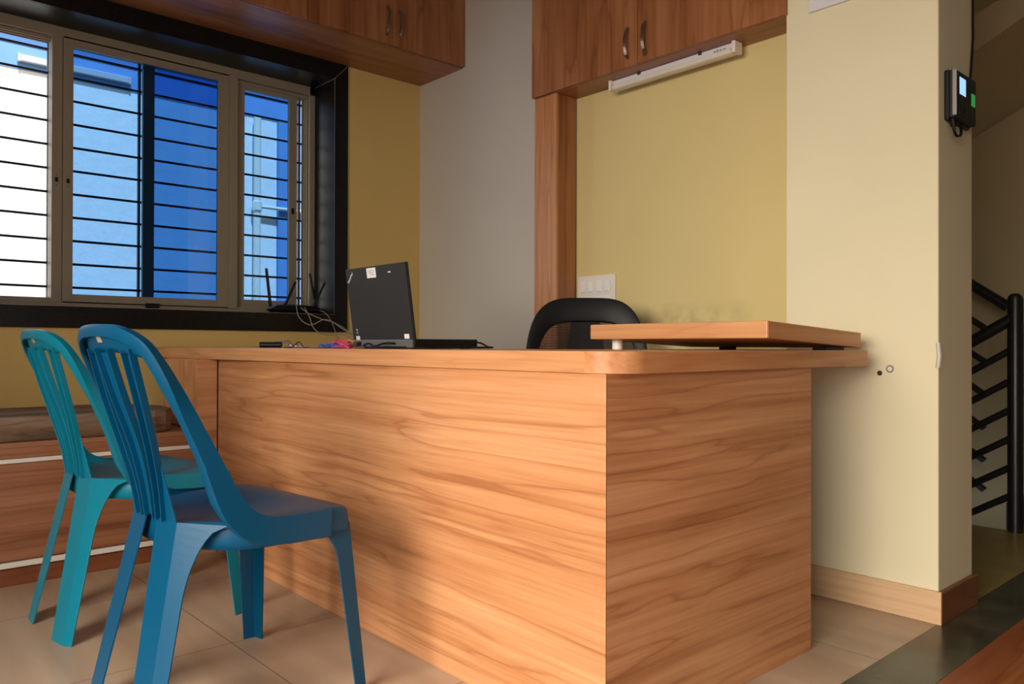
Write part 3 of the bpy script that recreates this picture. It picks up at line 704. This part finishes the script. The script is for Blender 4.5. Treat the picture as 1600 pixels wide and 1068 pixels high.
# ------------------------------------------------------------------ moulded plastic chairs
def rib(bm, path, w0, w1, ydir=(0, 1, 0), flange=0.014, back=(-1, 0, -0.35)):
    """U-section slat: web facing forward, two flanges pointing backward"""
    bk = Vector(back).normalized(); yd = Vector(ydir)
    prev = None; n = len(path)
    for i, p in enumerate(path):
        w_ = w0 + (w1 - w0) * i / (n - 1); p = Vector(p)
        r = [p + yd * w_ + bk * flange, p + yd * w_, p - yd * w_, p - yd * w_ + bk * flange]
        r = [bm.verts.new(q) for q in r]
        if prev:
            for k in range(3): bm.faces.new([prev[k], r[k], r[k + 1], prev[k + 1]])
        prev = r
def leg_mesh(top, foot, dA, dB, w0, w1, filA, filB, zt_fil=0.10, kb=1.0):
    bm = bmesh.new(); top = Vector(top); foot = Vector(foot); n = 26; prev = None
    dA = Vector(dA).normalized(); dB = Vector(dB).normalized()
    for i in range(n + 1):
        t = i / n; c = foot.lerp(top, t); h = (top.z - c.z)
        base = w0 + (w1 - w0) * t
        def fl(f):
            if h >= zt_fil or f <= 0: return base
            k = 1 - h / zt_fil; return base + f * (1 - math.sqrt(max(0, 1 - k * k)))
        r = [bm.verts.new(c + dA * fl(filA)), bm.verts.new(c + (dA + dB) * 0.006), bm.verts.new(c + dB * fl(filB) * kb)]
        c0 = c
        if prev:
            for k in range(2): bm.faces.new([prev[k], r[k], r[k + 1], prev[k + 1]])
        prev = r
    return bm
def plastic_chair(label, loc, rot, m, grp=None):
    t = thing('plastic_chair', label, 'chair', loc, grp, world=False); t.rotation_euler = (0, 0, R(rot))
    def p(nm, bm, **k): return link(nm, bm, m, t, **k)
    ZS = 0.430
    half = [(0.222, 0.0), (0.222, 0.10), (0.220, 0.175), (0.207, 0.212), (0.175, 0.228), (0.08, 0.230), (-0.02, 0.224), (-0.075, 0.195), (-0.110, 0.150), (-0.138, 0.105), (-0.144, 0.05), (-0.145, 0.0)]
    ol = [Vector((x, y, 0)) for x, y in half] + [Vector((x, -y, 0)) for x, y in half[-2:0:-1]]
    ol = cr(ol, 4, True)
    cx = 0.045
    def zed(x, y, s):
        r = ((x - 0.0) / 0.17) ** 2 + (y / 0.19) ** 2
        z = ZS - 0.016 * max(0, 1 - r) + 0.004 * max(0, x / 0.2)
        if x > 0.14: z -= 0.9 * (x - 0.14) ** 2 * 2.0
        return z
    bm = bmesh.new(); rings = []
    levels = [(0.12, 0), (0.3, 0), (0.5, 0), (0.68, 0), (0.82, 0), (0.92, 0), (0.965, 0.0012), (0.988, 0.006), (0.998, 0.014), (1.004, 0.028), (1.010, 0.056)]
    for s, drop in levels:
        ring = []
        for v in ol:
            x = cx + (v.x - cx) * s; y = v.y * s
            zz_ = zed(x, y, s) - drop
            if drop > 0.05: zz_ = min(zz_, 0.385) - 0.0
            ring.append(bm.verts.new((x, y, zz_)))
        rings.append(ring)
    n = len(ol)
    for i in range(len(rings) - 1):
        for k in range(n): bm.faces.new([rings[i][k], rings[i][(k + 1) % n], rings[i + 1][(k + 1) % n], rings[i + 1][k]])
    cv = bm.verts.new((cx, 0, zed(cx, 0, 0)))
    for k in range(n): bm.faces.new([cv, rings[0][k], rings[0][(k + 1) % n]])
    p('seat', bm, smooth=True, solid=0.0035)
    # front legs: corner at the seat's front corners, splayed
    for s in (-1, 1):
        bm = leg_mesh((0.212, s * 0.222, 0.392), (0.236, s * 0.258, 0), (-1, s * -0.02, 0), (0, -s, 0), 0.036, 0.052, 0.055, 0.045, 0.085)
        p('leg', bm, solid=-0.004, bevel=0.001)
        bm = leg_mesh((-0.150, s * 0.110, 0.43), (-0.236, s * 0.150, 0), (0.42, s * 0.72, 0), (-0.05, -s, 0), 0.034, 0.044, 0.080, 0.0, 0.16, kb=1.9)
        # wing running up beside the slats
        wing = [(-0.150, s * 0.110, 0.43), (-0.157, s * 0.100, 0.47), (-0.166, s * 0.088, 0.52), (-0.180, s * 0.080, 0.585)]
        wing_in = [(-0.152, s * 0.044, 0.43), (-0.157, s * 0.044, 0.47), (-0.165, s * 0.052, 0.52), (-0.179, s * 0.070, 0.585)]
        a = [bm.verts.new(q) for q in wing]; b = [bm.verts.new(q) for q in wing_in]
        for i in range(3): bm.faces.new([a[i], a[i + 1], b[i + 1], b[i]])
        p('leg', bm, solid=-0.004, bevel=0.001)
    # backrest: one frame of top plate + two posts, and three slats
    bk = bpy.data.objects.new('backrest', None)
    bm = bmesh.new()
    # closed arch centreline (right side), widths in two directions
    arch = [(0.150, 0.2335, 0.429), (0.100, 0.2345, 0.431), (0.040, 0.2345, 0.433), (-0.020, 0.2335, 0.442), (-0.062, 0.230, 0.476), (-0.098, 0.222, 0.545), (-0.130, 0.212, 0.612), (-0.170, 0.198, 0.695), (-0.207, 0.184, 0.765), (-0.234, 0.160, 0.810), (-0.254, 0.095, 0.835), (-0.260, 0.0, 0.841)]
    full = arch + [(x, -y, z) for x, y, z in arch[-2::-1]]
    path = cr(full, 6)
    nn = len(path); prev = None
    def lerp(a, b, t): t = max(0, min(1, t)); return a + (b - a) * t
    for i, q in enumerate(path):
        tang = (path[min(i + 1, nn - 1)] - path[max(i - 1, 0)]).normalized()
        inw = Vector((0, -q.y, -max(0, q.z - 0.66) * 2.2)); inw = (inw - tang * inw.dot(tang)).normalized()
        rear = -tang.cross(inw)
        hgt = q.z
        fl = lerp(0.056, 0.036, (hgt - 0.44) / 0.12) if hgt < 0.56 else lerp(0.034, 0.014, (hgt - 0.56) / 0.25)
        wi = lerp(0.004, 0.034, (hgt - 0.44) / 0.06) if hgt < 0.5 else lerp(0.034, 0.022, (hgt - 0.5) / 0.3)
        # section: front lip, outer flange running back, web turning inward at the rear, small rolled edge
        e = q + rear * fl
        r = [q + inw * min(0.005, wi), q, e, e + inw * wi * 0.5 + rear * 0.002, e + inw * wi, e + inw * wi - rear * min(0.008, fl * 0.5)]
        r = [bm.verts.new(v) for v in r]
        if prev:
            for k in range(5): bm.faces.new([prev[k], r[k], r[k + 1], prev[k + 1]])
        prev = r
    # top plate filling the arch
    rows = []
    for j in range(5):
        zt_ = 0.836 - j * 0.0125; row = []
        for i in range(13):
            s = -1 + 2 * i / 12
            ymax = 0.142 + 0.014 * (j / 4)
            y = s * ymax
            drop = (0.030 * abs(s) ** 3.0)
            z = zt_ - drop * (1 - j / 5) - 0.010 * abs(s) ** 2 * (j / 4)
            x = -0.272 + (0.836 - z) * 0.42 + 0.021 * s * s
            row.append(bm.verts.new((x, y, z)))
        rows.append(row)
    for j in range(4):
        for i in range(12): bm.faces.new([rows[j][i], rows[j][i + 1], rows[j + 1][i + 1], rows[j + 1][i]])
    bm2 = bm
    back = p('backrest', bm2, smooth=True, solid=-0.0045)
    for y0, y1, w0, w1 in ((0.0, 0.0, 0.034, 0.020), (0.090, 0.050, 0.021, 0.014), (-0.090, -0.050, 0.021, 0.014)):
        path = cr([(-0.251 + y0 * y0 * 1.6, y0, 0.795), (-0.221 + y0 * y0, y0 * 0.95 + y1 * 0.05, 0.70), (-0.182, y0 * 0.6 + y1 * 0.4, 0.59), (-0.160, y0 * 0.2 + y1 * 0.8, 0.50), (-0.150, y1, 0.430)], 5)
        bm = bmesh.new(); rib(bm, path, w0, w1)
        link('slat', bm, m, back, solid=-0.003, bevel=0.0008)
    # maker's moulding on the top plate
    bm = bmesh.new()
    for s0, s1 in ((-0.012, 0.012),):
        v = []
        for y, z in ((s0, 0.805), (s1, 0.805), (s1, 0.822), (s0, 0.822)):
            v.append(bm.verts.new((-0.272 + (0.836 - z) * 0.42 - 0.0035, y, z)))
        bm.faces.new(v)
    link('moulded_mark', bm, 'cable', back, solid=-0.001)
    return t
plastic_chair('deep blue moulded plastic chair, nearer of the two facing the desk', (0.728, 1.815, 0), 5, M['chair_blue'], 'plastic chairs in front of the desk')
ch2 = plastic_chair('turquoise moulded plastic chair behind the deep blue one, nearer the window', (0.748, 2.530, 0), 4, M['chair_teal'], 'plastic chairs in front of the desk')

# ------------------------------------------------------------------ laptop
lt = thing('laptop', 'black open laptop seen from behind, standing on the counter', 'laptop', (1.49, 2.12, CZ1))
LYa, LYb = 1.948, 2.288
part('base', B((1.368, 1.612, LYa, LYb, CZ1 + 0.004, CZ1 + 0.030)), 'black', lt, bevel=0.003)
part('hinge_strip', B((1.360, 1.378, LYa + 0.004, LYb - 0.002, CZ1 + 0.003, CZ1 + 0.029)), 'greymetal', lt, bevel=0.003)
for fx in (1.39, 1.58):
    for fy in (LYa + 0.02, LYb - 0.05): part('rubber_foot', B((fx, fx + 0.02, fy, fy + 0.03, CZ1, CZ1 + 0.005)), 'black', lt)

# lid: local frame  (y along width, w up the lid)
lean = R(8)
Lo = Vector((1.362, 0, CZ1 + 0.028)); Lu = Vector((-math.sin(lean), 0, math.cos(lean))); Ln = Vector((-math.cos(lean), 0, -math.sin(lean)))
LH = 0.232
def lidbox(bm, y0, y1, h0, h1, n0, n1):
    v = []
    for hh in (h0, h1):
        for (n_, y) in ((n0, y0), (n1, y0), (n1, y1), (n0, y1)): v.append(bm.verts.new(Lo + Lu * hh + Ln * n_ + Vector((0, y, 0))))
    for f in [(0, 3, 2, 1), (4, 5, 6, 7), (0, 1, 5, 4), (1, 2, 6, 5), (2, 3, 7, 6), (3, 0, 4, 7)]: bm.faces.new([v[i] for i in f])
bm = bmesh.new(); lidbox(bm, LYa, LYb, 0, LH, -0.014, 0); lid = part('lid', bm, 'blackmatte', lt, bevel=0.002)
bm = bmesh.new(); lidbox(bm, LYa + 0.015, LYb - 0.015, 0.02, LH - 0.015, -0.0146, -0.0138); part('display', bm, 'black', lid)
bm = bmesh.new(); lidbox(bm, 2.108, 2.160, LH - 0.036, LH - 0.005, 0, 0.0006); st = part('sticker', bm, 'label', lid)
bm = bmesh.new()
for k, (a, b) in enumerate(((2.118, 2.150), (2.122, 2.150), (2.115, 2.140))): lidbox(bm, a, b, LH - 0.015 - 0.006 * k, LH - 0.0132 - 0.006 * k, 0.0006, 0.0009)
part('print', bm, 'ink', st)
bm = bmesh.new(); lidbox(bm, 1.965, 1.990, 0.003, 0.017, 0, 0.0006); part('sticker', bm, 'label', lid)
bm = bmesh.new(); lidbox(bm, 2.246, 2.268, 0.000, 0.013, 0, 0.0006); part('sticker', bm, 'lightcase', lid)
bm = bmesh.new()
for yy in (2.028, 2.036): lidbox(bm, yy, yy + 0.0025, LH - 0.026, LH - 0.022, 0, 0.0006)
part('status_light', bm, 'led', lid)
bm = bmesh.new()
for yy in (2.000, 2.012): lidbox(bm, yy, yy + 0.004, LH - 0.025, LH - 0.022, 0, 0.0004)
part('status_icon', bm, 'black', lid)
# text frame: right = -y (seen from behind), up = Lu
def lidtext(nm, body, size, y, h, rot, m):
    X_ = Vector((0, -1, 0)); Y_ = Lu; Z_ = X_.cross(Y_)
    mw = Matrix(((X_.x, Y_.x, Z_.x, 0), (X_.y, Y_.y, Z_.y, 0), (X_.z, Y_.z, Z_.z, 0), (0, 0, 0, 1)))
    o = Lo + Lu * h + Ln * 0.0004 + Vector((0, y, 0))
    text_mesh(nm, body, size, Matrix.Translation(o) @ mw @ Matrix.Rotation(R(rot), 4, 'Z'), m, lid)
lidtext('logo', 'ThinkPad', 0.0125, 2.262, LH - 0.030, 45, 'lightcase')
lidtext('printed_symbol', 'A', 0.013, 2.258, 0.024, 0, 'outside_case')
bm = bmesh.new(); lidbox(bm, 2.2535, 2.2625, 0.031, 0.036, 0, 0.0005); part('printed_symbol', bm, 'outside_case', lid)
bm = bmesh.new(); box(bm, 1.3585, 1.361, 2.235, 2.262, CZ1 + 0.008, CZ1 + 0.022); part('port', bm, 'black', lt)
# charger lead looped behind the hinge
bm = bmesh.new()
tube(bm, cr([(1.362, 2.04, 0.806), (1.345, 2.05, 0.808), (1.335, 2.075, 0.805), (1.33, 2.11, 0.797), (1.335, 2.15, 0.806), (1.33, 2.172, 0.800), (1.325, 2.14, 0.7945), (1.32, 2.09, 0.7945), (1.33, 2.03, 0.7945), (1.36, 1.985, 0.7945), (1.40, 1.93, 0.7945), (1.52, 1.925, 0.7945), (1.66, 1.93, 0.7945)], 6), 0.0032, 7)
setp(link('charger_lead', bm, 'black', smooth=True), 'black charger lead looped behind the laptop hinge', 'cable')
ms = bmesh.new(); tube(ms, cr([(1.615, 1.975, 0.812), (1.64, 1.965, 0.808), (1.66, 1.955, 0.797), (1.675, 1.945, 0.794)], 5), 0.003, 7)
setp(link('short_lead', ms, 'black', smooth=True), 'short black lead drooping from the front edge of the laptop base', 'cable')
# ------------------------------------------------------------------ router on the window sill
rt = thing('router', 'black four-antenna router on the granite window sill', 'router', (1.85, 3.71, IZ0))
bm = bmesh.new()
def hexring(z, k, dy=0):
    pts = [(1.715, 3.655), (1.80, 3.645), (1.93, 3.650), (2.005, 3.665), (1.99, 3.735), (1.93, 3.79), (1.78, 3.785), (1.725, 3.73)]
    c_ = Vector((1.86, 3.715)); return [bm.verts.new((c_.x + (x - c_.x) * k, c_.y + (y - c_.y) * k, z)) for x, y in pts]
rg = [hexring(IZ0 + 0.006, 0.86), hexring(IZ0 + 0.018, 1.0), hexring(IZ0 + 0.024, 0.98), hexring(IZ0 + 0.040, 0.72), hexring(IZ0 + 0.047, 0.40)]
for i in range(4):
    for k in range(8): bm.faces.new([rg[i][k], rg[i][(k + 1) % 8], rg[i + 1][(k + 1) % 8], rg[i + 1][k]])
bm.faces.new(rg[0][::-1]); bm.faces.new(rg[-1])
part('body', bm, 'black', rt, bevel=0.001)
for fx, fy in ((1.76, 3.67), (1.94, 3.67), (1.80, 3.75), (1.91, 3.75)): part('foot', B((fx, fx + 0.02, fy, fy + 0.02, IZ0, IZ0 + 0.01)), 'black', rt)
def uvd(u, v, Y):
    """point on the plane y=Y seen at photo pixel u,v"""
    x = X_at(u, Y); d = 0.67 * x + 0.742 * Y
    return Vector((x, Y, H - (v - (540 + 0.0026 * (u - 800))) * d / F))
for (u0, v0, y0, u1, v1, y1, r) in ((423, 479, 3.67, 416, 419, 3.68, 0.0075), (446, 476, 3.655, 462, 440, 3.65, 0.0065), (492, 468, 3.76, 484, 427, 3.77, 0.0065), (490, 478, 3.66, 508, 441, 3.65, 0.0065)):
    a = uvd(u0, v0, y0); b = uvd(u1, v1, y1)
    bm = bmesh.new(); tube(bm, [a, a.lerp(b, 0.12), b.lerp(a, 0.04), b], r * 1.15, 8, r * 0.85); part('antenna', bm, 'black', rt, smooth=False)
def hang(nm, label, pts, r, m, grp=None):
    P = [uvd(u, v, Y) for u, v, Y in pts]
    for q in P: q.z = max(q.z, CZ1 + r + 0.0005) if q.y < YW - 0.02 else q.z
    bm = bmesh.new(); tube(bm, cr(P, 8), r, 7)
    o = link(nm, bm, m, smooth=True); setp(o, label, 'cable', grp); return o
hang('network_cable', 'grey cable from the router looping lowest below the sill edge', [(476, 480, 3.66), (484, 495, 3.60), (489, 510, 3.56), (500, 520, 3.5), (516, 523, 3.42), (535, 522, 3.3), (553, 532, 3.1), (566, 541, 2.75)], 0.0028, 'cable')
hang('network_cable', 'grey cable hanging in a left loop from the router front', [(463, 475, 3.66), (466, 492, 3.6), (475, 503, 3.58), (488, 507, 3.56), (507, 499, 3.52), (525, 505, 3.45), (540, 514, 3.35), (556, 530, 3.1), (562, 541, 2.8)], 0.0025, 'cable')
hang('network_cable', 'grey cable stretched almost straight from router to laptop', [(470, 480, 3.65), (482, 489, 3.62), (505, 499, 3.56), (520, 503, 3.45), (540, 516, 3.3), (556, 522, 3.0), (572, 524, 2.6), (585, 538, 2.32)], 0.0025, 'cable')
hang('network_cable', 'thin grey cable arching from the right of the router', [(500, 485, 3.66), (509, 489, 3.61), (517, 500, 3.56), (523, 514, 3.5), (528, 527, 3.3), (540, 541, 2.9)], 0.002, 'cable')
# ------------------------------------------------------------------ small things on the counter
def on_counter(u, X):
    return X, Y_at(u, X)
x, y = on_counter(420, 1.33)
bm = bmesh.new()
ko = Vector((x, y, CZ1 + 0.0115)); kd = Vector((0.742, -0.67, 0))
tube(bm, [ko - kd * 0.032, ko - kd * 0.029, ko - kd * 0.02, ko + kd * 0.03, ko + kd * 0.046, ko + kd * 0.050], 0.0108, 12)
setp(link('key_pouch', bm, 'black', smooth=True, bevel=0.0), 'small black rounded key pouch on the counter, left of the keys', 'key pouch')
kb = thing('key_bunch', 'small bunch of metal keys on a ring beside the black pouch', 'keys', (x + 0.055, y - 0.05, CZ1))
kc = ko + kd * 0.075
bm = bmesh.new(); tube(bm, [kc + Vector((0.013 * math.cos(a), 0.013 * math.sin(a), 0.010 + 0.006 * math.sin(a))) for a in [2 * math.pi * k / 16 for k in range(17)]], 0.0012, 6, caps=False); part('ring', bm, 'chrome', kb)
random.seed(11)
for k in range(7):
    a = R(-80 + k * 34 + random.uniform(-8, 8)); dv = Vector((math.cos(a), math.sin(a), 0)); sd_ = Vector((-dv.y, dv.x, 0)); c0 = kc + dv * 0.012; c0.z = CZ1 + 0.003 + 0.0032 * k
    bm = bmesh.new(); pts = []
    for q in range(12): b_ = 2 * math.pi * q / 12; pts.append(c0 + dv * 0.010 * math.cos(b_) + sd_ * 0.009 * math.sin(b_))
    for z_ in (0,):
        vs0 = [bm.verts.new(v) for v in pts]; vs1 = [bm.verts.new(v + Vector((0, 0, 0.002))) for v in pts]
        bm.faces.new(vs0[::-1]); bm.faces.new(vs1)
        for i in range(12): bm.faces.new([vs0[i], vs0[(i + 1) % 12], vs1[(i + 1) % 12], vs1[i]])
    sh = [c0 + dv * 0.008 + sd_ * 0.003, c0 + dv * 0.046 + sd_ * 0.003, c0 + dv * 0.048, c0 + dv * 0.032 - sd_ * 0.004, c0 + dv * 0.026 - sd_ * 0.002, c0 + dv * 0.022 - sd_ * 0.004, c0 + dv * 0.008 - sd_ * 0.003]
    vs0 = [bm.verts.new(v) for v in sh]; vs1 = [bm.verts.new(v + Vector((0, 0, 0.002))) for v in sh]
    bm.faces.new(vs0[::-1]); bm.faces.new(vs1)
    for i in range(7): bm.faces.new([vs0[i], vs0[(i + 1) % 7], vs1[(i + 1) % 7], vs1[i]])
    part('key', bm, 'chrome' if k % 3 else 'bluew', kb)
# tangled coloured leads, left of the laptop
def tangle(nm, label, m, cx, cy_, rx, ry, h, turns, r, seed):
    random.seed(seed); pts = []
    for k in range(int(turns * 7)):
        a = 2 * math.pi * k / 7; f = random.uniform(0.4, 1.0)
        pts.append((cx + rx * f * math.cos(a), cy_ + ry * f * math.sin(a), CZ1 + r + 0.0005 + random.uniform(0, h)))
    bm = bmesh.new(); tube(bm, cr(pts, 6), r, 6); setp(link(nm, bm, m, smooth=True), label, 'cable')
x, y = on_counter(535, 1.33)
tangle('pink_lead', 'tangled pink lead in a heap beside the laptop', 'pink', x, y, 0.034, 0.060, 0.024, 6, 0.0019, 5)
tangle('blue_lead', 'tangled dark blue lead under the pink one beside the laptop', 'bluew', x - 0.008, y + 0.055, 0.028, 0.085, 0.012, 6, 0.0018, 8)
tangle('yellow_lead', 'thin yellow-green lead at the back of the coloured heap', 'yellow', x + 0.03, y + 0.03, 0.018, 0.09, 0.026, 2.5, 0.0018, 2)
bm = bmesh.new(); tube(bm, cr([(x - 0.01, y - 0.02, CZ1 + 0.003), (x - 0.012, y - 0.06, CZ1 + 0.003), (1.335, 2.30, CZ1 + 0.004), (1.345, 2.27, CZ1 + 0.0045)], 6), 0.0028, 6)
setp(link('red_lead', bm, 'pink', smooth=True), 'red lead running along the counter to the laptop corner', 'cable')
bm = bmesh.new(); tube(bm, cr([(1.30, 2.66, CZ1 + 0.003), (1.30, 2.60, CZ1 + 0.003), (1.31, 2.57, CZ1 + 0.022), (1.315, 2.545, CZ1 + 0.004), (1.31, 2.50, CZ1 + 0.004)], 6), 0.0016, 6)
setp(link('thin_black_lead', bm, 'black', smooth=True), 'thin black lead with a small hump left of the coloured heap', 'cable')

for o in bpy.data.objects:
    if '_w' in o: del o['_w']
